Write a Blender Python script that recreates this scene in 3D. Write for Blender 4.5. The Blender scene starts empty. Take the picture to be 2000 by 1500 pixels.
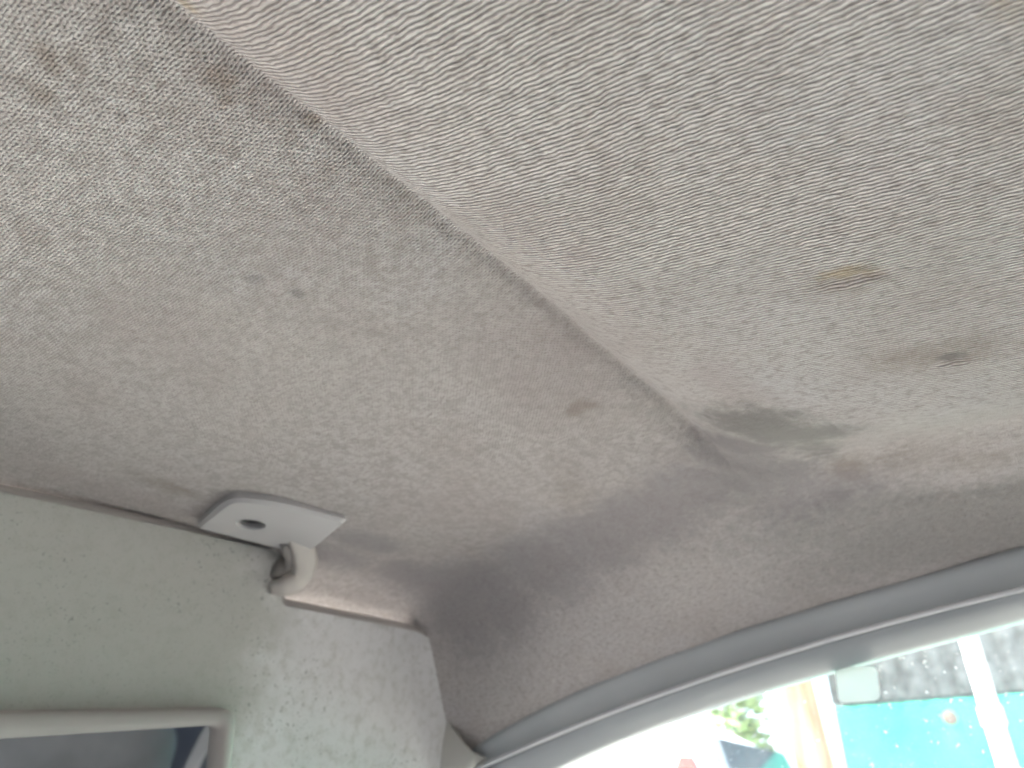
import bpy, bmesh, math, random
from mathutils import Vector, Matrix, noise
from mathutils.geometry import tessellate_polygon

# ------------------------------------------------------------------ camera, world, sun, exposure
sc = bpy.context.scene
C = sc.collection
CAMZ = 1.25                                   # eye height inside the car, metres above the ground
PITCH, AZ = math.radians(31), math.radians(56)
FPX = 1444.4
cam_d = bpy.data.cameras.new('camera')
cam_d.sensor_width = 36.0
cam_d.lens = 26.0
cam_d.clip_start = 0.01
cam_d.clip_end = 500
cam_d.dof.use_dof = True
cam_d.dof.focus_distance = 0.21
cam_d.dof.aperture_fstop = 15.0
cam = bpy.data.objects.new('camera', cam_d)
C.objects.link(cam)
FW = Vector((math.sin(AZ) * math.cos(PITCH), math.cos(AZ) * math.cos(PITCH), math.sin(PITCH)))
RT = Vector((math.cos(AZ), -math.sin(AZ), 0))
UP = RT.cross(FW)
cam.matrix_world = Matrix(((RT.x, UP.x, -FW.x, 0), (RT.y, UP.y, -FW.y, 0), (RT.z, UP.z, -FW.z, CAMZ), (0, 0, 0, 1)))
sc.camera = cam

SUN_EL, SUN_AZ = math.radians(50), math.radians(-35)
w = bpy.data.worlds.new('World')
sc.world = w
w.use_nodes = True
nt = w.node_tree
sky = nt.nodes.new('ShaderNodeTexSky')
sky.sky_type = 'NISHITA'
sky.sun_disc = False
sky.sun_elevation = SUN_EL
sky.sun_rotation = SUN_AZ
sky.dust_density = 4.0
sky.air_density = 1.0
sky.ozone_density = 0.6
nt.links.new(sky.outputs[0], nt.nodes['Background'].inputs[0])
nt.nodes['Background'].inputs[1].default_value = 0.13
sd = bpy.data.lights.new('sun', 'SUN')
sd.energy = 3.0
sd.angle = math.radians(8)
sd.color = (1, .96, .9)
sun = bpy.data.objects.new('sun', sd)
C.objects.link(sun)
sun.location = (0, 0, 20)
sdir = Vector((math.sin(SUN_AZ) * math.cos(SUN_EL), math.cos(SUN_AZ) * math.cos(SUN_EL), math.sin(SUN_EL)))
sun.rotation_euler = sdir.to_track_quat('Z', 'Y').to_euler()
vs = sc.view_settings
vs.view_transform = 'Standard'
vs.look = 'None'
vs.gamma = 1.0
vs.use_curve_mapping = False
vs.exposure = 3.33
sc.cycles.max_bounces = 10
sc.cycles.diffuse_bounces = 4
sc.cycles.transparent_max_bounces = 12

# ------------------------------------------------------------------ measuring helpers (car frame: x right, y forward, z up, origin at the eye)
def ray(px, py):
    return FW * FPX + RT * (px - 1000) - UP * (py - 750)
def at_z(px, py, z):
    r = ray(px, py); return r * (z / r.z)
def at_x(px, py, x):
    r = ray(px, py); return r * (x / r.x)
def at_plane(px, py, p, n):
    r = ray(px, py); return r * (p.dot(n) / r.dot(n))
def lerp(a, b, t): return a + (b - a) * t
def smooth(a, b, x):
    t = min(1, max(0, (x - a) / (b - a))); return t * t * (3 - 2 * t)
def interp(pts, x):
    if x <= pts[0][0]: return pts[0][1]
    for (a, b), (c, d) in zip(pts, pts[1:]):
        if x <= c: return lerp(b, d, (x - a) / (c - a))
    return pts[-1][1]
def spline(pts, x):
    """smooth (cosine-free Catmull) interpolation with linear extrapolation"""
    n = len(pts)
    if x <= pts[0][0]:
        (a, b), (c, d) = pts[0], pts[1]; return b + (d - b) / (c - a) * (x - a)
    if x >= pts[-1][0]:
        (a, b), (c, d) = pts[-2], pts[-1]; return d + (d - b) / (c - a) * (x - c)
    for i in range(n - 1):
        if x <= pts[i + 1][0]:
            x0, y0 = pts[i]; x1, y1 = pts[i + 1]
            m0 = (y1 - pts[i - 1][1]) / (x1 - pts[i - 1][0]) if i > 0 else (y1 - y0) / (x1 - x0)
            m1 = (pts[i + 2][1] - y0) / (pts[i + 2][0] - x0) if i < n - 2 else (y1 - y0) / (x1 - x0)
            hh = x1 - x0; t = (x - x0) / hh
            return (2*t**3 - 3*t*t + 1)*y0 + (t**3 - 2*t*t + t)*hh*m0 + (-2*t**3 + 3*t*t)*y1 + (t**3 - t*t)*hh*m1

OFF = Vector((0, 0, CAMZ))
def obj(name, me, mat=None, parent=None, smooth_sh=True, bevel=None, label=None, cat=None, group=None, kind=None):
    o = bpy.data.objects.new(name, me)
    C.objects.link(o)
    if mat: me.materials.append(mat)
    if smooth_sh:
        for p in me.polygons: p.use_smooth = True
    if parent: o.parent = parent
    if bevel:
        b = o.modifiers.new('bevel', 'BEVEL'); b.width = bevel; b.segments = 3; b.limit_method = 'ANGLE'; b.angle_limit = math.radians(40)
        b.harden_normals = False
    tag(o, label, cat, group, kind)
    return o
def tag(o, label=None, cat=None, group=None, kind=None):
    for k, v in (('label', label), ('category', cat), ('group', group), ('kind', kind)):
        if v: o[k] = v
def empty(name, loc, label=None, cat=None, group=None, kind=None):
    o = bpy.data.objects.new(name, None); C.objects.link(o); o.location = loc
    o.empty_display_size = .05
    tag(o, label, cat, group, kind)
    return o
def mesh(name, V, Fc):
    me = bpy.data.meshes.new(name)
    me.from_pydata([tuple(v) for v in V], [], Fc)
    me.update()
    return me
def loc_list(V, o):      # eye-frame points -> local coordinates of an Empty standing at world location o
    return [Vector(v) + OFF - o for v in V]
def bm_mesh(name, bm):
    bmesh.ops.recalc_face_normals(bm, faces=bm.faces)
    me = bpy.data.meshes.new(name); bm.to_mesh(me); bm.free(); return me
def box(bm, c, s, rot=None):
    M = Matrix.Translation(Vector(c)) @ (rot.to_4x4() if rot else Matrix()) @ Matrix.Diagonal((s[0], s[1], s[2], 1))
    bmesh.ops.create_cube(bm, size=1, matrix=M)
def tube_mesh(name, pts, radii, seg=12, squash=None, caps=True):
    """sweep of a round (or squashed) section along pts"""
    pts = [Vector(p) for p in pts]
    V, Fc = [], []
    nrm = None
    for i, p in enumerate(pts):
        t = (pts[min(i + 1, len(pts) - 1)] - pts[max(i - 1, 0)]).normalized()
        if nrm is None:
            nrm = t.orthogonal().normalized() if squash is None else (squash[0] - t * squash[0].dot(t)).normalized()
        nrm = (nrm - t * nrm.dot(t)).normalized()
        b = t.cross(nrm)
        r = radii[i] if isinstance(radii, (list, tuple)) else radii
        ra, rb = (r, r) if squash is None else (r * squash[1], r * squash[2])
        e = 1.0 if squash is None else .55
        for k in range(seg):
            a = 2 * math.pi * k / seg
            ca, sa = math.cos(a), math.sin(a)
            ca = math.copysign(abs(ca) ** e, ca); sa = math.copysign(abs(sa) ** e, sa)
            V.append(p + nrm * ca * ra + b * sa * rb)
    for i in range(len(pts) - 1):
        for k in range(seg):
            Fc.append((i*seg + k, i*seg + (k+1) % seg, (i+1)*seg + (k+1) % seg, (i+1)*seg + k))
    if caps:
        Fc.append(tuple(range(seg))[::-1]); Fc.append(tuple((len(pts)-1)*seg + k for k in range(seg)))
    return mesh(name, V, Fc)

# ------------------------------------------------------------------ materials
class N:
    def __init__(s, name):
        s.m = bpy.data.materials.new(name); s.m.use_nodes = True
        s.t = s.m.node_tree; s.b = s.t.nodes['Principled BSDF']
    def new(s, kind, **kw):
        n = s.t.nodes.new(kind)
        for k, v in kw.items():
            if k.startswith('i_'): n.inputs[k[2:].replace('_', ' ')].default_value = v
            else: setattr(n, k, v)
        return n
    def link(s, a, b): s.t.links.new(a, b)
    def val(s, x, sock):
        if isinstance(x, bpy.types.NodeSocket): s.link(x, sock)
        else: sock.default_value = x
    def math(s, op, a, b=0.0, c=0.0, clamp=False):
        n = s.new('ShaderNodeMath', operation=op); n.use_clamp = clamp
        s.val(a, n.inputs[0]); s.val(b, n.inputs[1]); s.val(c, n.inputs[2]); return n.outputs[0]
    def vmath(s, op, a, b=(0, 0, 0)):
        n = s.new('ShaderNodeVectorMath', operation=op)
        s.val(a, n.inputs[0])
        if op == 'SCALE': s.val(b, n.inputs[3])
        else: s.val(b, n.inputs[1])
        return n.outputs['Value'] if op in ('LENGTH', 'DOT_PRODUCT', 'DISTANCE') else n.outputs['Vector']
    def noise(s, vec, scale, detail=3, rough=.55, dim='3D'):
        n = s.new('ShaderNodeTexNoise', noise_dimensions=dim)
        n.inputs['Scale'].default_value = scale; n.inputs['Detail'].default_value = detail; n.inputs['Roughness'].default_value = rough
        if vec is not None: s.link(vec, n.inputs['Vector'])
        return n
    def ramp(s, x, lo, hi, a=0.0, b=1.0):
        n = s.new('ShaderNodeMapRange', interpolation_type='SMOOTHSTEP')
        s.val(x, n.inputs[0]); n.inputs[1].default_value = lo; n.inputs[2].default_value = hi
        n.inputs[3].default_value = a; n.inputs[4].default_value = b; return n.outputs[0]
    def mix(s, fac, a, b, mode='MIX'):
        n = s.new('ShaderNodeMix', data_type='RGBA', blend_type=mode)
        s.val(fac, n.inputs[0])
        for x, k in ((a, 6), (b, 7)):
            if isinstance(x, tuple): n.inputs[k].default_value = (*x[:3], 1)
            else: s.link(x, n.inputs[k])
        return n.outputs[2]
    def coord(s, kind='Object'): return s.new('ShaderNodeTexCoord').outputs[kind]
    def bump(s, h, dist, strength=1.0, normal=None):
        n = s.new('ShaderNodeBump'); n.inputs['Distance'].default_value = dist; n.inputs['Strength'].default_value = strength
        s.link(h, n.inputs['Height'])
        if normal is not None: s.link(normal, n.inputs['Normal'])
        return n.outputs[0]
    def out(s, color=None, rough=.6, normal=None, metal=0, spec=.5):
        b = s.b
        if color is not None: s.val(color if not isinstance(color, tuple) else (*color[:3], 1), b.inputs['Base Color'])
        s.val(rough, b.inputs['Roughness']); b.inputs['Metallic'].default_value = metal; b.inputs['Specular IOR Level'].default_value = spec
        if normal is not None: s.link(normal, b.inputs['Normal'])
        return s.m

def plain(name, col, rough=.55, grain=900, gd=.00015, var=.08, metal=0, spec=.4):
    m = N(name); co = m.coord()
    n1 = m.noise(co, 14, 4); n2 = m.noise(co, grain, 2)
    k = m.ramp(n1.outputs[0], .3, .7, 1 - var, 1 + var)
    c = m.mix(1.0, tuple(col), (1, 1, 1), 'MULTIPLY')
    mx = m.new('ShaderNodeVectorMath', operation='SCALE'); m.link(c, mx.inputs[0]); m.link(k, mx.inputs[3])
    return m.out(mx.outputs[0], rough, m.bump(n2.outputs[0], gd), metal, spec)

def fabric_material():
    m = N('knit_headliner_cloth')
    uvn = m.new('ShaderNodeUVMap', uv_map='cloth'); uv = uvn.outputs[0]          # metres along the cloth
    ob = m.coord('Object')
    sag = m.new('ShaderNodeAttribute', attribute_name='sag').outputs['Fac']
    # threads pulled out of line: two scales of warp
    w1 = m.noise(uv, 30, 1, dim='2D'); w2 = m.noise(uv, 330, 1, dim='2D')
    def off(n, a): return m.vmath('SCALE', m.vmath('SUBTRACT', n.outputs['Color'], (.5, .5, .5)), a)
    vec = m.vmath('ADD', uv, m.vmath('ADD', off(w1, .0022), off(w2, .0008)))
    sep = m.new('ShaderNodeSeparateXYZ'); m.link(vec, sep.inputs[0])
    P = .00098
    U = m.math('DIVIDE', sep.outputs[0], P); Vv = m.math('DIVIDE', sep.outputs[1], P * 1.7)
    rib = m.math('POWER', m.math('ABSOLUTE', m.math('SINE', m.math('MULTIPLY', U, math.pi))), .8)
    # staggered eyelets between the loops
    pit = m.math('MULTIPLY', m.math('COSINE', m.math('MULTIPLY', U, math.pi)), m.math('COSINE', m.math('MULTIPLY', Vv, 2 * math.pi)))
    pit = m.math('POWER', m.math('MAXIMUM', pit, 0.0), 1.4)
    fuzz = m.noise(uv, 1300, 2, .7, '2D')
    flat = m.math('SUBTRACT', m.math('MULTIPLY_ADD', rib, .26, .74), m.math('MULTIPLY', pit, .55))
    wale = m.math('MULTIPLY', rib, m.math('SUBTRACT', 1.0, m.math('MULTIPLY', pit, .25)))
    mx_ = m.new('ShaderNodeMix', data_type='FLOAT'); m.link(sag, mx_.inputs[0]); m.link(flat, mx_.inputs[2]); m.link(wale, mx_.inputs[3])
    h = mx_.outputs[0]
    clump = m.noise(m.vmath('MULTIPLY', uv, (620, 330, 1)), 1.0, 3, .65, '2D').outputs[0]
    hh = m.math('ADD', h, m.math('ADD', m.math('MULTIPLY', fuzz.outputs[0], .55), m.math('MULTIPLY', clump, 1.0)))
    bumpn = m.bump(hh, .00085, 1.0)
    # dyes: blotchy beige greys, then pinkish and brownish ageing
    n1 = m.noise(ob, 9, 5, .6); n2 = m.noise(ob, 28, 6, .68); n3 = m.noise(m.vmath('ADD', ob, (3, 1, 7)), 60, 5, .7)
    n4 = m.noise(m.vmath('ADD', ob, (9, 4, 2)), 13, 4, .6)
    c = m.mix(m.ramp(n1.outputs[0], .35, .65), (.558, .525, .502), (.58, .556, .545))
    c = m.mix(m.ramp(n2.outputs[0], .47, .72, 0, .6), c, (.46, .41, .385))
    c = m.mix(m.ramp(n4.outputs[0], .55, .75, 0, .45), c, (.57, .555, .57))
    c = m.mix(m.ramp(n3.outputs[0], .56, .78, 0, .5), c, (.40, .36, .335))
    # short dark flecks of dirt lying along the wales
    c = m.mix(m.ramp(clump, .56, .26, 0, .75), c, (.34, .30, .28))
    fleck = m.noise(m.vmath('MULTIPLY', uv, (360, 190, 1)), 1.0, 2, .6, '2D').outputs[0]
    c = m.mix(m.ramp(fleck, .60, .74, 0, .5), c, (.33, .285, .265))
    soil = m.noise(m.vmath('ADD', ob, (5, 2, 8)), 190, 6, .8).outputs[0]
    soil_shade_w = m.math('MULTIPLY', m.math('SUBTRACT', 1.0, sag), m.ramp(n1.outputs[0], .25, .7, .6, 1.0))
    sxo = m.new('ShaderNodeSeparateXYZ'); m.link(ob, sxo.inputs[0])
    soil_shade_w = m.math('MULTIPLY', soil_shade_w, m.ramp(sxo.outputs[0], .33, .41, 1.0, .25))      # fades out on the side roll
    c = m.mix(m.math('MULTIPLY', m.ramp(soil, .41, .63, .18, .92), soil_shade_w), c, (.35, .315, .292))  # mottled dirt, plus shade of the front cloth painted into its colour
    c = m.mix(m.math('MULTIPLY', m.ramp(soil, .50, .70, 0, .35), sag), c, (.42, .375, .345))
    # darker tone between the stitches
    c = m.mix(m.ramp(h, .05, .75, .7, 0), c, (.20, .18, .165))
    # individual stains, and painted shade along the cove: soft weights stored on the cloth, given ragged edges here
    rag = m.math('ADD', m.math('MULTIPLY', m.noise(ob, 170, 6, .78).outputs[0], .75), m.math('MULTIPLY', clump, .25))
    for key, colr, strength in STAIN_KINDS:
        wgt = m.new('ShaderNodeAttribute', attribute_name='stain_' + key).outputs['Fac']
        f = m.ramp(m.math('ADD', wgt, m.math('MULTIPLY', m.math('SUBTRACT', rag, .5), 2.6)), .15, 1.15, 0, strength)
        f = m.math('MULTIPLY', f, m.ramp(wgt, 0, .15))
        c = m.mix(f, c, colr)
    b = m.b
    b.inputs['Sheen Weight'].default_value = .15
    b.inputs['Sheen Roughness'].default_value = .6
    return m.out(c, .95, bumpn, spec=.1)

STAIN_KINDS = [('plum', (.37, .315, .30), .42), ('brown', (.25, .20, .16), .6), ('ochre', (.40, .32, .21), .75), ('mould', (.165, .158, .148), .78), ('grime', (.29, .285, .262), .62), ('smudge_shade', (.285, .262, .268), .62)]  # last kind is part stain, part painted shade of the side cove
# kind, pixel of the centre as measured, half sizes (m), turn, weight
STAINS = [
    ('mould', 1440, 800, .011, .012, .3, .6), ('mould', 1500, 850, .016, .012, .2, 1), ('mould', 1535, 815, .008, .012, .3, .7), ('mould', 1600, 880, .022, .010, .1, .8),
    ('mould', 1470, 905, .02, .012, .1, .7), ('brown', 1660, 915, .016, .010, .0, 1), ('plum', 1400, 740, .014, .010, .0, 1), ('plum', 1460, 780, .02, .012, .0, .8),
    ('ochre', 1660, 532, .0035, .0075, .15, .95), ('mould', 1692, 524, .0022, .0042, .15, .7), ('brown', 1640, 550, .008, .014, .15, .7),
    ('mould', 1858, 697, .003, .004, .1, 1.1), ('brown', 1840, 690, .010, .025, .1, .7),
    ('brown', 428, 155, .0035, .005, 1.0, .85), ('brown', 440, 195, .003, .003, 0, .8), ('brown', 95, 110, .005, .0035, .6, .75), ('brown', 75, 180, .004, .004, .6, .8), ('brown', 150, 125, .004, .003, .6, .8),
    ('brown', 60, 460, .006, .004, .6, .7), ('ochre', 362, 8, .0045, .0032, .3, .7), ('ochre', 1965, 12, .005, .004, .3, .5),
    ('brown', 1130, 797, .006, .008, .1, 1), ('plum', 560, 160, .022, .030, .2, .8), ('plum', 500, 60, .018, .02, .2, .9), ('plum', 1060, 730, .045, .030, .2, .9), ('brown', 620, 230, .003, .004, .4, .9),
    ('mould', 500, 545, .003, .003, .4, .7), ('mould', 580, 575, .003, .003, .4, .7), 
    ('grime', 1850, 1030, .034, .09, .0, 1), ('grime', 1650, 1010, .03, .06, .0, .8), ('grime', 1480, 930, .035, .03, .3, .9), ('mould', 1800, 975, .010, .028, .1, .55), ('mould', 1950, 955, .010, .028, .1, .55), ('mould', 1640, 965, .008, .016, .1, .6), ('grime', 1560, 860, .03, .018, .2, .9), ('brown', 1760, 900, .02, .03, .2, .6), ('brown', 1900, 900, .012, .03, .2, .6),
    ('smudge_shade', 880, 1165, 0.0390, 0.0390, 0, 1.15), ('smudge_shade', 960, 1150, 0.0325, 0.0325, 0, 1.15), ('smudge_shade', 1060, 1100, 0.0325, 0.0325, 0, 1.15), ('smudge_shade', 1160, 1055, 0.0286, 0.0325, 0, 1.15), ('smudge_shade', 1260, 1005, 0.0286, 0.0325, 0, 1.15), ('smudge_shade', 1350, 955, 0.0286, 0.0286, 0, 1.15), ('smudge_shade', 1450, 890, 0.0325, 0.0234, 0, 1.15), ('smudge_shade', 1500, 930, 0.0260, 0.0260, 0, 1.03), ('smudge_shade', 720, 1060, 0.0260, 0.0156, 0, 1.15), ('smudge_shade', 660, 1090, 0.0260, 0.0156, 0, 1.03), ('smudge_shade', 800, 1120, 0.0260, 0.0195, 0, 1.15), ('smudge_shade', 1600, 960, 0.0260, 0.0390, 0, 0.92),
    ('mould', 1470, 830, .018, .022, .2, 1.1), ('mould', 1560, 850, .014, .024, .1, 1), ('mould', 1440, 870, .014, .018, .2, 1), ('mould', 1520, 915, .014, .02, .2, .8), ('grime', 1980, 1010, .04, .06, 0, 1), ('grime', 1500, 1030, .03, .05, 0, .5), ('grime', 1800, 840, .03, .05, 0, .35),
    ('plum', 600, 440, .022, .03, .2, .7), ('plum', 1020, 430, .016, .012, .2, .8), ('plum', 1140, 500, .01, .008, .2, .9), ('plum', 220, 960, .05, .016, .0, 1), ('brown', 330, 950, .02, .008, .0, .8), ('plum', 900, 1000, .05, .03, .0, .7), ('brown', 1120, 960, .04, .012, .4, .5), ('plum', 300, 650, .03, .03, .0, .6),
]

M_cloth = fabric_material()

def visor_material():
    m = N('visor_vinyl'); co = m.coord()
    n1 = m.noise(co, 22, 5, .6); n2 = m.noise(co, 160, 4, .65); g = m.noise(co, 1600, 3, .7); n3 = m.noise(co, 520, 2, .5)
    area = m.noise(m.vmath('ADD', co, (2, 5, 1)), 17, 2)
    c = m.mix(m.ramp(n1.outputs[0], .35, .65), (.61, .61, .605), (.66, .66, .66))
    c = m.mix(m.ramp(n2.outputs[0], .45, .7, 0, .45), c, (.40, .395, .355))
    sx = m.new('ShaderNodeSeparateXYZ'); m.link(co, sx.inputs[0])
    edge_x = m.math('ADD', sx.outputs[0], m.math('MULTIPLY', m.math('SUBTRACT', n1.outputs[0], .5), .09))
    c = m.mix(m.ramp(edge_x, .175, .125, 0, .75), c, (.385, .39, .345))      # the inner part's shade, painted in as a greenish grimy tint
    spots = m.math('MULTIPLY', m.ramp(n3.outputs[0], .62, .70), m.ramp(area.outputs[0], .44, .62))
    c = m.mix(m.math('MULTIPLY', spots, .65), c, (.19, .195, .18))
    c = m.mix(m.ramp(m.noise(co, 900, 2).outputs[0], .58, .72, 0, .3), c, (.2, .2, .18))
    return m.out(c, .62, m.bump(g.outputs[0], .00022), spec=.35)
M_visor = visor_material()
M_frame = plain('visor_frame_plastic', (.43, .405, .385), .45, 700, .0001)
M_clip = plain('clip_white_plastic', (.43, .42, .418), .42, 600, .00008, .05)
M_hook = plain('clip_hook_plastic', (.42, .39, .36), .4, 600, .00008, .06)
M_hookin = plain('clip_inner_plastic', (.30, .28, .26), .5)
M_hole = plain('screw_recess_dark', (.03, .03, .03), .5)
M_seal = plain('weatherstrip_rubber', (.37, .395, .41), .5, 1100, .00006, .06, spec=.5)
M_bead = plain('weatherstrip_bead', (.62, .64, .66), .3, 1100, .00003, .04, spec=.7)  # paler than the rubber: the ridge highlight is put into the colour
M_dframe = plain('door_frame_plastic', (.29, .315, .33), .42, 900, .00006, .06, spec=.5)
M_pillar = plain('pillar_trim_plastic', (.55, .55, .52), .5, 900, .0001, .05)
M_seat = plain('seat_cloth', (.12, .125, .13), .9, 500, .0006, .15, spec=.1)
M_belt = plain('belt_webbing', (.32, .33, .34), .7, 1200, .0003, .08)
M_dark = plain('interior_dark_plastic', (.10, .105, .11), .6, 700, .0002)
M_dash = plain('dashboard_plastic', (.34, .33, .31), .6, 700, .0002)
mm = N('mirror_silver'); M_mirror = mm.out((.80, .82, .83), .03, metal=1)

# ------------------------------------------------------------------ headliner
H = .15
XS = .468                                   # the cloth ends at the door opening
ZE = [(-1.2, .128), (-.3, .128), (-.012, .1265), (.041, .1185), (.129, .1065), (.197, .0930), (.274, .0745), (.361, .0435), (.42, .018)]
def z_edge(y): return spline(ZE, y)
def x_cove(y): return spline([(-1.2, .40), (-.1, .405), (.03, .395), (.085, .36), (.13, .325), (.2, .335), (.28, .36), (.36, .385), (.45, .385)], y)
def y_crease(x): return .1190 - .085 * (max(0, x - .03) if x < .36 else .33) - (.02 * (.03 - max(x, -.2)) if x < .03 else 0)
def sag_side(x): return (1 - smooth(.27, .35, x)) * smooth(-.5, -.1, x)
def ceiling(x, y):
    v = y - y_crease(x)
    z = H - .012 * (x - .15) ** 2 / .09 * (1 if x > .15 else .3)
    s = sag_side(x)
    if v < 0:                               # loose cloth behind the crease hangs down
        d = math.sqrt(v * v + .0012 ** 2) - .0012
        z -= s * (.0200 * (1 - math.exp(-d / .018)) + .020 * smooth(-.06, .18, d) - .020 * smooth(-.06, .18, 0))
    else:
        d = math.sqrt(v * v + .0012 ** 2) - .0012
        z -= (.15 + .85 * s) * .0048 * (1 - math.exp(-d / .013))
    z += s * .011 * (1 - smooth(-.06, .17, v))       # the glued edge pulls the front cloth up towards the crease
    # pulled-up notch along the glue line itself
    z += s * .0010 * math.exp(-(v / .0028) ** 2)
    # side cove
    xc = x_cove(y)
    t = max(0, (x - xc) / (XS - xc))
    full = max(.004, H - .012 * (XS - .15) ** 2 / .09 - z_edge(y))
    front = smooth(-.02, .12, v)
    pr_ = lerp(1.3, 1.35, front)
    z -= full * lerp(t ** pr_, smooth(0, 1, t), .85)
    # front roll towards the windscreen header
    yf = lerp(.405, .315, smooth(.235, .30, x))
    if y > yf:
        q = (y - yf) / .11
        z -= .034 * q ** 1.5 * (1 - .6 * t)
    # slow unevenness of old cloth
    z += .0016 * noise.noise(Vector((x * 9, y * 9, 1.3))) + .0006 * noise.noise(Vector((x * 32, y * 32, 4.1)))
    # pulls radiating where the loose cloth is pinched at the end of the crease
    g = math.exp(-((x - .30) / .05) ** 2 - (v / .03) ** 2)
    z += .0005 * g * math.sin(v * 360 + x * 110 + 3 * noise.noise(Vector((x * 40, y * 40, 9))))
    # little puckered tear
    for (cx, cy, ln, dp) in ((PK.x, PK.y, .008, .0009), (PK2.x, PK2.y, .005, .0008)):
        a, b = (x - cx), (y - cy)
        z += dp * math.exp(-(a / .0022) ** 2 - (b / ln) ** 2) - .6 * dp * math.exp(-((a - .004) / .003) ** 2 - (b / ln) ** 2)
    return z
PK, PK2 = at_z(1664, 540, .130), at_z(1856, 700, .128)

def grade(parts):
    out = []
    for a, b, n in parts:
        out += [lerp(a, b, i / n) for i in range(n)]
    return out + [parts[-1][1]]
xs = grade([(-.75, -.1, 26), (-.1, .02, 24), (.02, XS, 280)])
vsr = grade([(-1.2, -.3, 30), (-.3, -.16, 28), (-.16, -.012, 90), (-.012, 0, 12), (0, .012, 12), (.012, .345, 170)])
V, UV, SAG = [], [], []
for v in vsr:
    u = 0; prev = None
    for x in xs:
        y = v + y_crease(x)
        p = Vector((x, y, ceiling(x, y)))
        if prev: u += math.hypot(x - prev.x, (p.z - prev.z) if x > .3 else 0)
        prev = p
        V.append(p); UV.append((u, y)); SAG.append(.25 + .75 * sag_side(x) * smooth(.001, -.001, v) if v < .0005 else 0.0)
nx = len(xs)
Fc = [(j*nx + i, (j+1)*nx + i, (j+1)*nx + i + 1, j*nx + i + 1) for j in range(len(vsr) - 1) for i in range(nx - 1)]
# keep the wales lined up across rows: anchor u at the middle column
mid = min(range(nx), key=lambda i: abs(xs[i] - .15))
for j in range(len(vsr)):
    base = UV[j*nx + mid][0]
    for i in range(nx): UV[j*nx + i] = (UV[j*nx + i][0] - base, UV[j*nx + i][1])
me = mesh('headliner', V, Fc)
lay = me.uv_layers.new(name='cloth')
for pg in me.polygons:
    k = .80 if pg.center.y < y_crease(pg.center.x) else 1.0          # the loose cloth is stretched: wider wales
    for li in pg.loop_indices:
        q = UV[me.loops[li].vertex_index]; lay.data[li].uv = (q[0] * k, q[1] * k)
def on_cloth(px, py):
    p = at_z(px, py, .147)
    for _ in range(12): p = at_z(px, py, lerp(p.z, ceiling(p.x, p.y), .7))
    return p
for key, _, _ in STAIN_KINDS:
    L = []
    for kd, px, py, rx_, ry_, turn, wg in STAINS:
        if kd == key:
            p = on_cloth(px, py); L.append((p.x, p.y, 1 / rx_, 1 / ry_, math.cos(turn), math.sin(turn), wg, 1.6 * max(rx_, ry_)))
    a_ = me.attributes.new('stain_' + key, 'FLOAT', 'POINT')
    vals = [0.0] * len(V)
    for i, p in enumerate(V):
        b_ = 0.0
        for (cx, cy, ix, iy, ct, sn, wg, mxr) in L:
            dx, dy = p.x - cx, p.y - cy
            if abs(dx) > mxr or abs(dy) > mxr: continue
            b_ = max(b_, wg * min(1.1, 1.5 - math.hypot((dx*ct + dy*sn) * ix, (dy*ct - dx*sn) * iy)))
        vals[i] = b_
    a_.data.foreach_set('value', vals)
at = me.attributes.new('sag', 'FLOAT', 'POINT')
for i, s in enumerate(SAG): at.data[i].value = s
head = obj('headliner', me, M_cloth, label='stained beige-grey knit cloth headliner sagging behind a long crease', cat='headliner')
head.location = OFF
so = head.modifiers.new('thickness', 'SOLIDIFY'); so.thickness = .006; so.offset = 1 if me.polygons[0].normal.z < 0 else -1
so.offset = -1

# ------------------------------------------------------------------ sun visor
VA = Vector((math.cos(math.radians(-12)), math.sin(math.radians(-12)), 0))          # along the visor, outwards
tilt = math.radians(12)
VN = (Vector((math.sin(math.radians(-12)), -math.cos(math.radians(-12)), 0)) * math.cos(tilt) + Vector((0, 0, -math.sin(tilt)))).normalized()
VB = VN.cross(VA).normalized()
if VB.z > 0: VB = -VB
VP = Vector((.14, .400, .139)) + VN * .010
def vp(px, py):
    p = at_plane(px, py, VP, VN) - VP
    return p.dot(VA), p.dot(VB)
def vpt(a, b, n=0.0): return VP + VA * a + VB * b + VN * n
v_root_w = VP + OFF
visor = empty('sun_visor', v_root_w, label='grey vinyl sun visor with mould specks and a framed mirror', cat='sun visor')

def rounded(poly, r, seg=6, radii=None):
    out = []
    n = len(poly)
    for i in range(n):
        p0, p1, p2 = Vector(poly[i-1]), Vector(poly[i]), Vector(poly[(i+1) % n])
        rr = radii[i] if radii else r
        d0, d2 = (p0 - p1), (p2 - p1)
        rr_ = min(rr, d0.length * .49, d2.length * .49)
        a, b = p1 + d0.normalized() * rr_, p1 + d2.normalized() * rr_
        for k in range(seg + 1):
            t = k / seg
            out.append((1-t)**2 * a + 2*t*(1-t) * p1 + t*t * b)
    return out
def pillow(a, b):
    # the outer wing falls away slightly towards the door
    aw = vp(500, 1300)[0]
    d = a - (aw - .02)
    return .0035 - (.10 * (d - .016 * (1 - math.exp(-d / .016))) if d > 0 else 0)
def vpb(px, py):
    a, b = vp(px, py)
    for _ in range(15):
        p = at_plane(px, py, VP + VN * (pillow(a, b) - .003), VN) - VP
        a, b = p.dot(VA), p.dot(VB)
    return a, b
top_l = vp(0, 962); ext = Vector(vp(380, 1042)) - Vector(top_l)
far_l = Vector(top_l) - ext * 2.6
o_pix = [vpb(545, 1078), vpb(547, 1182), vpb(770, 1225), vpb(815, 1234), vpb(843, 1252), vpb(859, 1282), vpb(866, 1330), vpb(868, 1420)]
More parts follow.
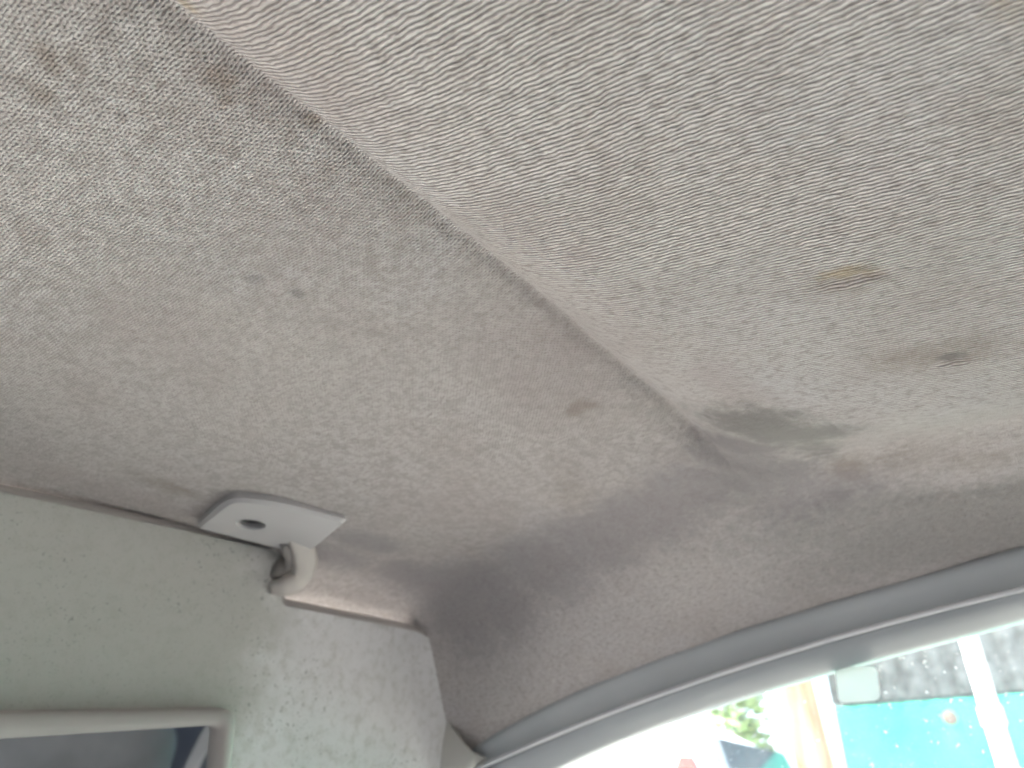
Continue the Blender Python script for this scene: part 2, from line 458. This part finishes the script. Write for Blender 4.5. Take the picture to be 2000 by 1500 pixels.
br = Vector(o_pix[-1]) + (Vector(o_pix[-1]) - Vector(o_pix[-2])).normalized() * .06
outline = [far_l, Vector(vp(380, 1042)), *[Vector(q) for q in o_pix], br, Vector((far_l.x, br.y + .01))]
outl = rounded(outline, .01, 6, [.02, .02, .003, .003, .02, .02, .02, .02, .02, .02, .02, .02])
bm = bmesh.new()
fv = [bm.verts.new((q.x, q.y, 0)) for q in outl]
fc = bm.faces.new(fv)
for k in range(60):
    a = far_l.x + .005 + k * .0085
    g = bm.verts[:] + bm.edges[:] + bm.faces[:]
    bmesh.ops.bisect_plane(bm, geom=g, plane_co=(a, 0, 0), plane_no=(1, 0, 0))
bd = [e for e in bm.edges if e.is_boundary]
ex = bmesh.ops.extrude_face_region(bm, geom=bm.faces[:])
for v in ex['geom']:
    if isinstance(v, bmesh.types.BMVert): v.co.z -= .016
for v in bm.verts:
    n = v.co.z + pillow(v.co.x, v.co.y)
    v.co = VA * v.co.x + VB * v.co.y + VN * n
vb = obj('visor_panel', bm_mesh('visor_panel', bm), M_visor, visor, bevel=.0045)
for md in vb.modifiers: md.segments = 5; md.angle_limit = math.radians(50)
wn = vb.modifiers.new('wn', 'WEIGHTED_NORMAL'); wn.keep_sharp = True

# piping welded round the visor edge
edge = []
for i, q in enumerate(outl):
    t = (outl[(i + 1) % len(outl)] - outl[i - 1])
    o2 = Vector((t.y, -t.x)).normalized() * .0012
    edge.append(VA * (q.x + o2.x) + VB * (q.y + o2.y) + VN * (pillow(q.x, q.y) - .006))
obj('edge_piping', tube_mesh('edge_piping', edge + [edge[0]], .0032, 10, caps=False), M_frame, visor)

# mirror in its raised frame
mo = [Vector(vp(447, 1379)), Vector(vp(0, 1385))]
mt = (mo[1] - mo[0]).normalized(); mo_l = mo[0] + mt * .17
dn = (Vector(vp(440, 1500)) - Vector(vp(449, 1395))).normalized()
outer = [mo_l, mo[0], mo[0] + dn * .075, mo_l + dn * .075]
mi = [Vector(vp(407, 1412)), Vector(vp(0, 1437))]
mit = (mi[1] - mi[0]).normalized()
inner = [mi[0] + mit * .15, mi[0], mi[0] + dn * .056, mi[0] + mit * .15 + dn * .056]
def ring(poly, n, r): return [VA * q.x + VB * q.y + VN * n for q in rounded(poly, r, 8)]
def shrink(poly, k, c=None):
    c = c or sum(poly, Vector((0, 0))) / 4
    return [q + (c - q).normalized() * k for q in poly]
base_n = .0078
loops = [ring(outer, base_n - .003, .009), ring(outer, base_n + .0025, .009), ring(shrink(outer, .0022), base_n + .0045, .008),
         ring([lerp(a, b, .55) for a, b in zip(outer, inner)], base_n + .0048, .006), ring(shrink(inner, -.002), base_n + .0035, .005), ring(inner, base_n + .0006, .004), ring(inner, base_n - .004, .004)]
V, Fc = [], []
n = len(loops[0])
for L in loops: V += L
for j in range(len(loops) - 1):
    for i in range(n): Fc.append((j*n + i, j*n + (i+1) % n, (j+1)*n + (i+1) % n, (j+1)*n + i))
bmr = bmesh.new(); tmp = mesh('t', V, Fc); bmr.from_mesh(tmp)
mf = obj('mirror_frame', bm_mesh('mirror_frame', bmr), M_frame, visor)
gl = ring(shrink(inner, -.001), base_n - .0025, .004)
obj('mirror', mesh('mirror', gl, [tuple(range(len(gl)))]), M_mirror, mf, smooth_sh=False)

# ------------------------------------------------------------------ visor clip on the headliner
zc = ceiling(.26, .34)
ZP = zc - .0045
cl_w = at_z(530, 1030, ZP) + OFF
clip = empty('visor_clip', cl_w, label='white plastic visor bracket with a hook and a screw hole', cat='visor bracket')
pix = [(382, 1033), (430, 990), (455, 977), (545, 986), (678, 1020), (610, 1077), (545, 1073)]
pl = [at_z(x, y, ZP) for x, y in pix]
outer = rounded([(p.x, p.y) for p in pl], .004, 5, [.003, .012, .01, .01, .003, .003, .003])
hole_c = at_z(490, 1025, ZP)
hr = .0078
cen = sum((Vector(q) for q in outer), Vector((0, 0))) / len(outer)
hole = [Vector((hole_c.x + hr * math.cos(2*math.pi*k/24), hole_c.y + hr * math.sin(2*math.pi*k/24))) for k in range(24)]
def ring3(L, z): return [Vector((q[0], q[1], z)) for q in L]
inner2 = [q + (cen - q).normalized() * .0022 for q in outer]
no, nh = len(outer), len(hole)
top = ring3(outer, ZP + .012); low = ring3(outer, ZP + .0016); face = ring3(inner2, ZP)
hl = ring3(hole, ZP); hl2 = ring3([hole_c.xy + (q - hole_c.xy) * .93 for q in hole], ZP + .0012); hu = ring3([hole_c.xy + (q - hole_c.xy) * .9 for q in hole], ZP + .008)
V = top + low + face + hl + hl2 + hu
Fc = []
def band(a, b, n): 
    return [(a + i, a + (i+1) % n, b + (i+1) % n, b + i) for i in range(n)]
Fc += band(0, no, no) + band(no, 2*no, no)
tess = tessellate_polygon([face, hl])
Fc += [tuple(2*no + k for k in t) for t in tess]
b0 = 3*no
Fc += band(b0, b0 + nh, nh) + band(b0 + nh, b0 + 2*nh, nh)
bmr = bmesh.new(); bmr.from_mesh(mesh('t', loc_list(V, cl_w), Fc))
plate = obj('base_plate', bm_mesh('base_plate', bmr), M_clip, clip, smooth_sh=False)
hp = loc_list(ring3([hole_c.xy + (q - hole_c.xy) * .92 for q in hole], ZP + .0035), cl_w)
obj('screw_hole', mesh('screw_hole', hp, [tuple(range(nh))]), M_hole, plate, smooth_sh=False)
# hook: down from the plate and round into the visor notch
def depth_pt(px, py, y): 
    r = ray(px, py); return r * (y / r.y)
hk = [(562, 1012, .330), (575, 1026, .327), (585, 1046, .330), (592, 1070, .335), (596, 1098, .341), (590, 1122, .346), (574, 1138, .350), (552, 1146, .354), (528, 1148, .359)]
hp3 = [depth_pt(*q) for q in hk]
# finer samples
fine = []
for i in range(len(hp3) - 1):
    for k in range(3): fine.append(hp3[i].lerp(hp3[i+1], k / 3))
fine.append(hp3[-1])
obj('hook', tube_mesh('hook', loc_list(fine, cl_w), [.0042 if i < len(fine) - 4 else .0042 - .0005*(i-len(fine)+5) for i in range(len(fine))], 16, squash=(Vector((1, .5, -.3)).normalized(), .85, 1.75)), M_hook, clip)
inn = [depth_pt(x, y, d) for x, y, d in ((556, 1050, .338), (562, 1066, .342), (568, 1086, .347), (566, 1104, .351), (553, 1112, .355), (536, 1112, .360))]
obj('hook_web', tube_mesh('hook_web', loc_list(inn, cl_w), .0042, 12, squash=(Vector((1, .5, -.3)).normalized(), .9, 1.4)), M_hookin, clip)

# ------------------------------------------------------------------ door seal, door, pillar trim
up_px = [(2000, 1080), (1900, 1106), (1800, 1137), (1700, 1166), (1600, 1193), (1500, 1221), (1400, 1253), (1300, 1288), (1200, 1327), (1100, 1372), (1000, 1424), (900, 1482)]
ri_px = [(2000, 1147), (1900, 1175), (1800, 1202), (1700, 1228), (1600, 1253), (1500, 1283), (1400, 1317), (1300, 1352), (1200, 1390), (1100, 1429), (1000, 1471), (930, 1502)]
lo_px = [(2000, 1207), (1900, 1233), (1800, 1260), (1700, 1288), (1600, 1315), (1500, 1343), (1400, 1374), (1300, 1409), (1200, 1448), (1130, 1479), (1080, 1501)]
def curve_yz(px, X):
    L = sorted([(at_x(a, b, X).y, at_x(a, b, X).z) for a, b in px])
    # smooth quadratic/cubic least squares so that the strip has no kinks
    ys = [p[0] for p in L]; zs = [p[1] for p in L]
    deg = 3
    A = [[sum(y ** (i + j) for y in ys) for j in range(deg + 1)] for i in range(deg + 1)]
    B = [sum(z * y ** i for y, z in L) for i in range(deg + 1)]
    for i in range(deg + 1):
        pv = A[i][i]
        A[i] = [a / pv for a in A[i]]; B[i] /= pv
        for k in range(deg + 1):
            if k != i:
                f = A[k][i]; A[k] = [a - f * b for a, b in zip(A[k], A[i])]; B[k] -= f * B[i]
    y0, y1 = ys[0], ys[-1]
    def f(y):
        yy = min(max(y, y0), y1)
        z = sum(B[i] * yy ** i for i in range(deg + 1))
        sl = sum(i * B[i] * yy ** (i - 1) for i in range(1, deg + 1))
        if y > y1: z += sl * (y - y1) - .25 * (y - y1) ** 2
        if y < y0: d = y0 - y; z -= sl * .12 * (1 - math.exp(-d / .12))
        return z
    return f
X_UP, X_RI, X_LO = .4668, .466, .492
fu, fr_, fl_ = curve_yz(up_px, X_UP), curve_yz(ri_px, X_RI), curve_yz(lo_px, X_LO)
YS = grade([(-.62, -.05, 30), (-.05, .44, 90), (.44, .60, 12)])
def loft(name, rows, mat, parent, origin):
    V, Fc = [], []
    n = len(rows[0])
    for r in rows: V += r
    for j in range(len(rows) - 1):
        for i in range(n - 1): Fc.append((j*n + i, j*n + i + 1, (j+1)*n + i + 1, (j+1)*n + i))
    b = bmesh.new(); b.from_mesh(mesh('t', loc_list(V, origin), Fc))
    return obj(name, bm_mesh(name, b), mat, parent)
seal_w = Vector((.47, .1, .1)) + OFF
seal = empty('door_seal', seal_w, label='dark grey rubber door seal curving along the headliner edge', cat='door seal')
rows = []
for y in YS:
    zu, zr = fu(y), fr_(y)
    prof = [(.012, .006), (.0, .0045), (-.0035, .0012), (-.0030, -.002)]
    r = [Vector((X_UP + a + .0, y, zu + b)) for a, b in prof]
    for t, dx in ((.25, -.0005), (.5, .0015), (.75, .003), (.93, .0035), (1.02, .0045), (1.10, .016)):
        r.append(Vector((X_UP + dx, y, lerp(zu, zr, t))))
    rows.append(r)
loft('seal_band', rows, M_seal, seal, seal_w)
bead = [Vector((X_RI - .0002, y, fr_(y))) for y in YS]
obj('seal_bead', tube_mesh('seal_bead', loc_list(bead, seal_w), .0015, 12), M_bead, seal)

door_w = Vector((.50, .1, -.6)) + OFF
door = empty('car_door', door_w, label='grey framed car door with dusty window glass on the right', cat='car door')
rows = []
for y in YS:
    zr, zl = fr_(y), fl_(y)
    r = []
    for t, x in ((-.12, .482), (-.02, .4715), (.06, .4702), (.2, .4712), (.45, .4755), (.7, .4825), (.92, .4895), (1.0, .4925), (1.02, .4945), (1.0, .505), (.3, .515), (-.6, .512), (-.9, .49)):
        r.append(Vector((x, y, lerp(zr, zl, t))))
    rows.append(r)
loft('window_frame', rows, M_dframe, door, door_w)
ws = []
for y in YS:
    z0 = fl_(y) + .008
    ws.append([Vector((.4995 + .10 * (0 - k) * -.0 + .02 * (k / 5) ** 2 + .0, y, lerp(z0, -.42, k / 5))) for k in range(6)])
g = N('window_glass')
co = g.coord()
dirt = g.noise(co, 240, 4, .65); d2 = g.noise(co, 30, 3)
tr = g.new('ShaderNodeBsdfTransparent'); tr.inputs[0].default_value = (.86, .92, .91, 1)
gs = g.new('ShaderNodeBsdfGlossy'); gs.inputs['Roughness'].default_value = .02
df = g.new('ShaderNodeBsdfDiffuse'); df.inputs[0].default_value = (.75, .75, .72, 1)
fz = g.new('ShaderNodeFresnel'); fz.inputs[0].default_value = 1.35
m1 = g.new('ShaderNodeMixShader'); g.link(fz.outputs[0], m1.inputs[0]); g.link(tr.outputs[0], m1.inputs[1]); g.link(gs.outputs[0], m1.inputs[2])
fac = g.math('ADD', g.ramp(dirt.outputs[0], .60, .72, 0, .5), g.ramp(d2.outputs[0], .3, .8, .07, .15))
m2 = g.new('ShaderNodeMixShader'); g.link(fac, m2.inputs[0]); g.link(m1.outputs[0], m2.inputs[1])
tl_ = g.new('ShaderNodeBsdfTranslucent'); tl_.inputs[0].default_value = (.8, .8, .78, 1)
m3 = g.new('ShaderNodeMixShader'); m3.inputs[0].default_value = .7; g.link(df.outputs[0], m3.inputs[1]); g.link(tl_.outputs[0], m3.inputs[2]); g.link(m3.outputs[0], m2.inputs[2])
g.link(m2.outputs[0], g.t.nodes['Material Output'].inputs[0])
loft('window_glass', ws, g.m, door, door_w)
bm = bmesh.new(); box(bm, Vector((.53, .0, -.62)) + OFF - door_w, (.10, 1.2, .40))
obj('door_panel', bm_mesh('door_panel', bm), M_dark, door, bevel=.02)
# sticker on the glass
stp = [at_x(x, y, .4975) for x, y in ((1630, 1304), (1712, 1300), (1720, 1368), (1638, 1374))]
sp = rounded([(p.y, p.z) for p in stp], .004, 5)
sw = sum(stp, Vector()) / 4 + OFF
sk = N('sticker_white_paper')
tl = sk.new('ShaderNodeBsdfTranslucent'); tl.inputs[0].default_value = (.85, .85, .84, 1)
df_ = sk.new('ShaderNodeBsdfDiffuse'); df_.inputs[0].default_value = (.85, .85, .84, 1)
ms = sk.new('ShaderNodeMixShader'); ms.inputs[0].default_value = .75
sk.link(df_.outputs[0], ms.inputs[1]); sk.link(tl.outputs[0], ms.inputs[2]); sk.link(ms.outputs[0], sk.t.nodes['Material Output'].inputs[0])
M_stick = sk.m
def slab(name, L2, x0, x1, origin, mat, parent=None, **kw):
    a = loc_list([Vector((x0, q[0], q[1])) for q in L2], origin); b = loc_list([Vector((x1, q[0], q[1])) for q in L2], origin)
    n = len(L2)
    bmr = bmesh.new(); bmr.from_mesh(mesh('t', a + b, [tuple(range(n)), tuple(range(n, 2*n))[::-1]] + [(i, (i+1) % n, n + (i+1) % n, n + i) for i in range(n)]))
    return obj(name, bm_mesh(name, bmr), mat, parent, smooth_sh=False, **kw)
st = slab('sticker', sp,   .4975, .4979, sw, M_stick, label='small white square sticker on the side window glass', cat='sticker')
st.location = sw

# pillar trim below the front corner of the headliner
pt_w = Vector((.46, .42, .0)) + OFF
seam = [at_x(x, y, X_ - .012) for x, y, X_ in ((800, 1372, .444), (835, 1380, .446), (858, 1390, .449), (874, 1404, .451), (890, 1425, .453), (905, 1446, .456), (924, 1466, .460))]
D = Vector((.03, .30, -.25)).normalized()
rows = []
for k in range(12):
    dist_ = .38 * k / 11
    row = []
    for i, p in enumerate(seam):
        u_ = i / (len(seam) - 1)
        q = p + D * dist_
        if k == 0: q = q + Vector((.006, .004, -.001))
        row.append(q)
    row.append(row[-1] + Vector((.02, 0, -.002)))
    rows.append(row)
pil = loft('pillar_trim', rows, M_pillar, None, pt_w)
pil.location = pt_w
s2 = pil.modifiers.new('s', 'SOLIDIFY'); s2.thickness = .003; s2.offset = 0
tag(pil, 'pale grey windscreen pillar trim below the visor corner', 'pillar trim')

# ------------------------------------------------------------------ what the vanity mirror sees: passenger seat, centre pillar, belt
bp_w = Vector((.47, -.30, -.3)) + OFF
rows = []
for k in range(13):
    t = k / 12
    z = lerp(.14, -.75, t); wd = lerp(.08, .13, t)
    rows.append([Vector((x_, y_, z)) for x_, y_ in ((.50, -.30 + wd), (.468, -.30 + wd), (.458, -.30 + wd * .8), (.452, -.30), (.458, -.30 - wd * .8), (.468, -.30 - wd), (.50, -.30 - wd))])
pl_ = loft('centre_pillar_trim', rows, M_dark, None, bp_w); pl_.location = bp_w
tag(pl_, 'dark centre pillar trim seen in the visor mirror', 'pillar trim')
bt = [Vector((.440, -.29, .04)), Vector((.43, -.28, -.06)), Vector((.40, -.27, -.25)), Vector((.36, -.25, -.5)), Vector((.33, -.2, -.7))]
bw = bt[0] + OFF
be = obj('seat_belt', tube_mesh('seat_belt', loc_list(bt, bw), .012, 10, squash=(Vector((.2, 1, 0)).normalized(), 1.7, .10)), M_belt, None, label='grey seat belt strap seen in the visor mirror', cat='seat belt')
be.location = bw
seat_w = Vector((.14, -.42, -.95)) + OFF
seat = empty('passenger_seat', seat_w, label='dark cloth car seat seen in the visor mirror', cat='car seat')
def cushion(name, c, s, rot, mat, parent, lv=3):
    bm = bmesh.new(); box(bm, Vector(c) + OFF - seat_w, s, rot)
    o = obj(name, bm_mesh(name, bm), mat, parent)
    b = o.modifiers.new('b', 'BEVEL'); b.width = min(s) * .42; b.segments = 6
    return o
rx = Matrix.Rotation(math.radians(16), 3, 'X')
cushion('backrest', (.18, -.42, -.50), (.48, .13, .62), rx, M_seat, seat)
cushion('headrest', (.18, -.50, -.10), (.26, .09, .17), rx, M_seat, seat)
cushion('seat_cushion', (.14, -.15, -.83), (.50, .52, .14), None, M_seat, seat)
for s in (-1, 1):
    obj('headrest_post', tube_mesh('headrest_post', loc_list([Vector((.14 + s*.06, -.485, -.15)), Vector((.14 + s*.06, -.45, -.28))], seat_w), .006, 10), M_bead, seat)

# ------------------------------------------------------------------ unseen cabin parts, added to shape the light on the roof
def panel(name, c, s, mat, bev=.02):
    bm = bmesh.new(); box(bm, (0, 0, 0), s)
    o = obj(name, bm_mesh(name, bm), mat, None, smooth_sh=False, bevel=bev, kind='structure'); o.location = Vector(c) + OFF; return o
panel('cabin_floor', (-.2, 0, -1.1), (1.5, 2.6, .06), M_dark)
panel('unseen_side_wall', (-.96, 0, -.45), (.05, 2.6, 1.22), M_dark)  # unseen, closed without a window to keep the side cove dark
panel('cabin_rear', (-.2, -1.25, -.58), (1.5, .05, 1.0), M_dark)  # unseen; top height chosen for the light reaching the visor
panel('rear_side_blocker', (.53, -.86, -.45), (.05, .72, 1.22), M_dark)  # unseen, closed to the top to cut light from the rear right
panel('dashboard', (-.2, 1.0, -.72), (1.45, .5, .5), M_dash, .08)  # unseen; kept pale to bounce windscreen light up onto the cloth

# ------------------------------------------------------------------ outside
gm = N('yard_ground'); co = gm.coord()
cc = gm.mix(gm.ramp(gm.noise(co, 1.3, 6).outputs[0], .35, .65), (.42, .40, .365), (.52, .495, .45))
cc = gm.mix(gm.ramp(gm.noise(co, 60, 3).outputs[0], .5, .75, 0, .4), cc, (.30, .285, .265))
gm.out(cc, .95, gm.bump(gm.noise(co, 90, 4).outputs[0], .006))
ground = obj('ground', mesh('ground', [(-150, -150, 0), (150, -150, 0), (150, 150, 0), (-150, 150, 0)], [(0, 1, 2, 3)]), gm.m, smooth_sh=False, kind='structure')

# turquoise board fence with a grey metal top
M_teal = plain('turquoise_paint', (.045, .56, .41), .5, 60, .001, .12)
M_gsheet = plain('weathered_grey_sheet', (.16, .17, .18), .6, 40, .002, .3)
XW = 6.0
fence = empty('panel_fence', (XW, -.5, 0), label='turquoise panel fence with grey sheet metal above it', cat='fence')
z_t = at_x(1700, 1374, XW).z + CAMZ
y_l = at_x(1640, 1440, XW).y
k = 0
y = y_l
while y > -4.2:
    bm = bmesh.new(); box(bm, (0, y - .45 + .5, z_t / 2), (.04, .892, z_t - .02))
    obj('turquoise_panel', bm_mesh('turquoise_panel', bm), M_teal, fence, smooth_sh=False, bevel=.006)
    # corrugated grey sheet above
    V, Fc = [], []
    for i in range(41):
        yy = y - .9 * i / 40 + .5
        d = .02 * math.sin(i / 40 * 6 * 2 * math.pi)
        V += [(-.03 + d, yy, z_t + .01), (-.03 + d, yy, z_t + 1.5)]
    Fc = [(2*i, 2*i+1, 2*i+3, 2*i+2) for i in range(40)]
    o = obj('grey_sheet', mesh('grey_sheet', V, Fc), M_gsheet, fence)
    s_ = o.modifiers.new('s', 'SOLIDIFY'); s_.thickness = .004
    y -= .9
bm = bmesh.new(); box(bm, (.06, (y_l + y) / 2 + .5, z_t), (.05, y_l - y, .06)); obj('top_rail', bm_mesh('top_rail', bm), M_gsheet, fence, smooth_sh=False, bevel=.005)
bm = bmesh.new(); box(bm, (.06, y_l + .5 - .04, (z_t + 1.5) / 2), (.08, .08, z_t + 1.5)); obj('post', bm_mesh('post', bm), M_gsheet, fence, smooth_sh=False, bevel=.005)
bm = bmesh.new(); q = at_x(1856, 1402, XW - .05); bmesh.ops.create_cone(bm, cap_ends=True, segments=20, radius1=.045, radius2=.03, depth=.04, matrix=Matrix.Translation((q.x - XW, q.y + .5, q.z + CAMZ)) @ Matrix.Rotation(math.pi/2, 4, 'Y'))
obj('rusty_bolt', bm_mesh('rusty_bolt', bm), plain('rust', (.20, .15, .12), .8), fence)

# white pole in front of the fence
M_white = plain('white_paint_metal', (.80, .80, .79), .5, 80, .0005, .05)
pa, pb = at_x(1893, 1250, 3.6), at_x(1968, 1500, 3.6)
px_, py_ = 3.6, (pa.y + pb.y) / 2
pole = empty('metal_pole', (px_, py_, 0), label='thin white metal pole in front of the turquoise fence', cat='pole')
obj('pole_tube', tube_mesh('pole_tube', [(0, 0, -.1), (0, 0, 1.3), (0, 0, 2.9)], [.034, .034, .032], 20), M_white, pole)
for zz in (1.0, 1.62, 2.1):
    obj('collar', tube_mesh('collar', [(0, 0, zz - .04), (0, 0, zz - .03), (0, 0, zz + .03), (0, 0, zz + .04)], [.034, .042, .042, .034], 20), M_white, pole)

# tree beside the fence
bk = N('orange_bark'); co = bk.coord()
cc = bk.mix(bk.ramp(bk.noise(bk.vmath('MULTIPLY', co, (14, 14, 2.5)), 1.0, 5).outputs[0], .35, .65), (.33, .18, .10), (.44, .29, .18))  # orange-brown is the bark's own colour
bk.out(cc, .9, bk.bump(bk.noise(bk.vmath('MULTIPLY', co, (30, 30, 5)), 1.0, 4).outputs[0], .012))
XT = 5.2
tp = at_x(1585, 1430, XT)
tree = empty('tree', (XT, tp.y, 0), label='tree with orange-brown trunk left of the turquoise fence', cat='tree')
rng = random.Random(5)
trunk_pts = [(0, .0, -.1), (0, .01, .6), (.02, .0, 1.2), (.0, .03, 1.8), (.03, .06, 2.4), (.0, .05, 3.1)]
obj('trunk', tube_mesh('trunk', trunk_pts, [.15, .125, .115, .11, .10, .07], 16), bk.m, tree)
limbs = []
for k in range(7):
    a = k * 2.4; z0 = 2.1 + .13 * k
    e = Vector((math.cos(a) * 1.0, math.sin(a) * 1.0, z0 + .9))
    s0 = Vector((.01, .05, z0))
    obj('limb', tube_mesh('limb', [s0, s0.lerp(e, .5) + Vector((0, 0, .1)), e], [.045, .03, .012], 8), bk.m, tree)
    limbs.append(e)
lf = N('leaf_green'); co = lf.coord()
cc = lf.mix(lf.noise(co, 5, 3).outputs[0], (.12, .20, .06), (.20, .28, .11)); lf.out(cc, .5)
lf.b.inputs['Transmission Weight'].default_value = 0
V, Fc = [], []
cents = [(e, .55) for e in limbs] + [(Vector((0, .1, 3.3)), .8), (Vector((-.1, .42, 1.85)), .20), (Vector((-.1, .36, 1.65)), .14), (Vector((0, .5, 2.2)), .3)]
for c0, r in cents:
    for i in range(int(520 * r + 60)):
        d = Vector((rng.gauss(0, 1), rng.gauss(0, 1), rng.gauss(0, 1))).normalized() * r * rng.random() ** .4
        p = c0 + d; s = rng.uniform(.03, .055)
        a = Vector((rng.gauss(0, 1), rng.gauss(0, 1), rng.gauss(0, .5))).normalized(); b = a.orthogonal().normalized()
        q = len(V); V += [p - a*s*1.4, p + b*s*.6, p + a*s*1.4, p - b*s*.6]; Fc.append((q, q+1, q+2, q+3))
obj('crown', mesh('crown', V, Fc), lf.m, tree, smooth_sh=False)

# white parked car
XC = 3.2
car_w = Vector((XC, 1.12, 0))
car = empty('parked_car', car_w, label='white parked car with red tail light outside the window', cat='car')
M_car = plain('white_car_paint', (.80, .80, .80), .25, 30, .0001, .02, spec=.6)
M_cglass = plain('car_window_tint', (.05, .07, .09), .06, 30, .00001, .02, spec=.8)
M_red = plain('tail_light_red', (.55, .03, .02), .2, 200, .0001, .05, spec=.6)
M_tyre = plain('tyre_rubber', (.025, .025, .025), .8)
M_rim = plain('alloy_rim', (.5, .5, .5), .3, metal=.8)
# local: +y forward along the car, x across away from us, z up
side = [(0.02, .42), (-.02, .62), (.0, .92), (.05, 1.02), (.20, 1.45), (.36, 1.55), (.75, 1.60), (1.5, 1.59), (2.1, 1.50), (2.75, 1.06), (3.55, .94), (3.85, .80), (3.92, .55), (3.88, .34), (3.5, .28), (.3, .28)]
side = [(a, b * 1.08) for a, b in side]
sm = rounded(side, .12, 4)
def body_x(y, z, s):
    tum = .0 if z < .98 else .20 * (z - .98) / .6
    nose = .12 * smooth(3.2, 3.95, y) + .07 * smooth(.35, -.05, y)
    return (s * (.86 - tum - nose)) + .86
V = []; n = len(sm)
for s in (-1, -.86, 0, .86, 1):
    for q in sm:
        zz = q[1]; yy = q[0]
        if abs(s) == 1:
            cy, cz = 1.9, .85
            yy = cy + (yy - cy) * .985; zz = cz + (zz - cz) * .965
        elif s == 0: yy += -.04 if q[0] < 1 else (.05 if q[0] > 3 else 0); zz += .02 if q[1] > 1.3 else 0
        V.append(Vector((body_x(q[0], q[1], s), yy, zz)))
Fc = []
for j in range(4):
    for i in range(n): Fc.append((j*n + i, j*n + (i+1) % n, (j+1)*n + (i+1) % n, (j+1)*n + i))
Fc += [tuple(range(n))[::-1], tuple(4*n + i for i in range(n))]
bmr = bmesh.new(); bmr.from_mesh(mesh('t', V, Fc))
obj('body', bm_mesh('body', bmr), M_car, car, smooth_sh=True, bevel=.03)
def side_panel(name, L, s, mat, proud=.012):
    L = [(y, z * 1.08) for y, z in L]
    a = [Vector((body_x(y, z, s) + s * proud, y, z)) for y, z in L]; b = [p - Vector((s * .03, 0, 0)) for p in a]
    n = len(L)
    bmr = bmesh.new(); bmr.from_mesh(mesh('t', a + b, [tuple(range(n)), tuple(range(n, 2*n))[::-1]] + [(i, (i+1) % n, n + (i+1) % n, n + i) for i in range(n)]))
    return obj(name, bm_mesh(name, bmr), mat, car, smooth_sh=False)
for s in (-1, 1):
    side_panel('side_window', [(.42, 1.05), (.48, 1.40), (.72, 1.47), (1.0, 1.48), (1.0, 1.05)], s, M_cglass)
    side_panel('side_window', [(1.08, 1.05), (1.08, 1.48), (1.85, 1.45), (1.85, 1.05)], s, M_cglass)
    side_panel('side_window', [(1.93, 1.05), (1.93, 1.43), (2.1, 1.38), (2.5, 1.08), (2.5, 1.05)], s, M_cglass)
    side_panel('tail_light', [(.16, 1.10), (.20, 1.35), (.23, 1.405), (.28, 1.405), (.30, 1.35), (.27, 1.1)], s, M_red, .016)
    side_panel('door_handle', [(1.12, .96), (1.12, 1.0), (1.32, 1.0), (1.32, .96)], s, M_car, .03)
    for yy in (.72, 3.15):
        wx = .86 + s * .80
        t_ = obj('wheel', tube_mesh('wheel', [(wx - .1, yy, .32), (wx - .08, yy, .32), (wx + .08, yy, .32), (wx + .1, yy, .32)], [.29, .32, .32, .29], 28), M_tyre, car)
        obj('rim', tube_mesh('rim', [(wx + s*.09, yy, .32), (wx + s*.108, yy, .32)], [.20, .18], 20), M_rim, t_)
bmr = bmesh.new(); bmr.from_mesh(mesh('t', [(.26, .14, 1.18), (1.46, .14, 1.18), (1.36, .30, 1.60), (.36, .30, 1.60), (.26, .015, 1.18), (1.46, .015, 1.18), (1.36, .165, 1.60), (.36, .165, 1.60)], [(0,1,2,3), (7,6,5,4), (0,4,5,1), (1,5,6,2), (2,6,7,3), (3,7,4,0)]))
obj('rear_window', bm_mesh('rear_window', bmr), M_cglass, car, smooth_sh=False)
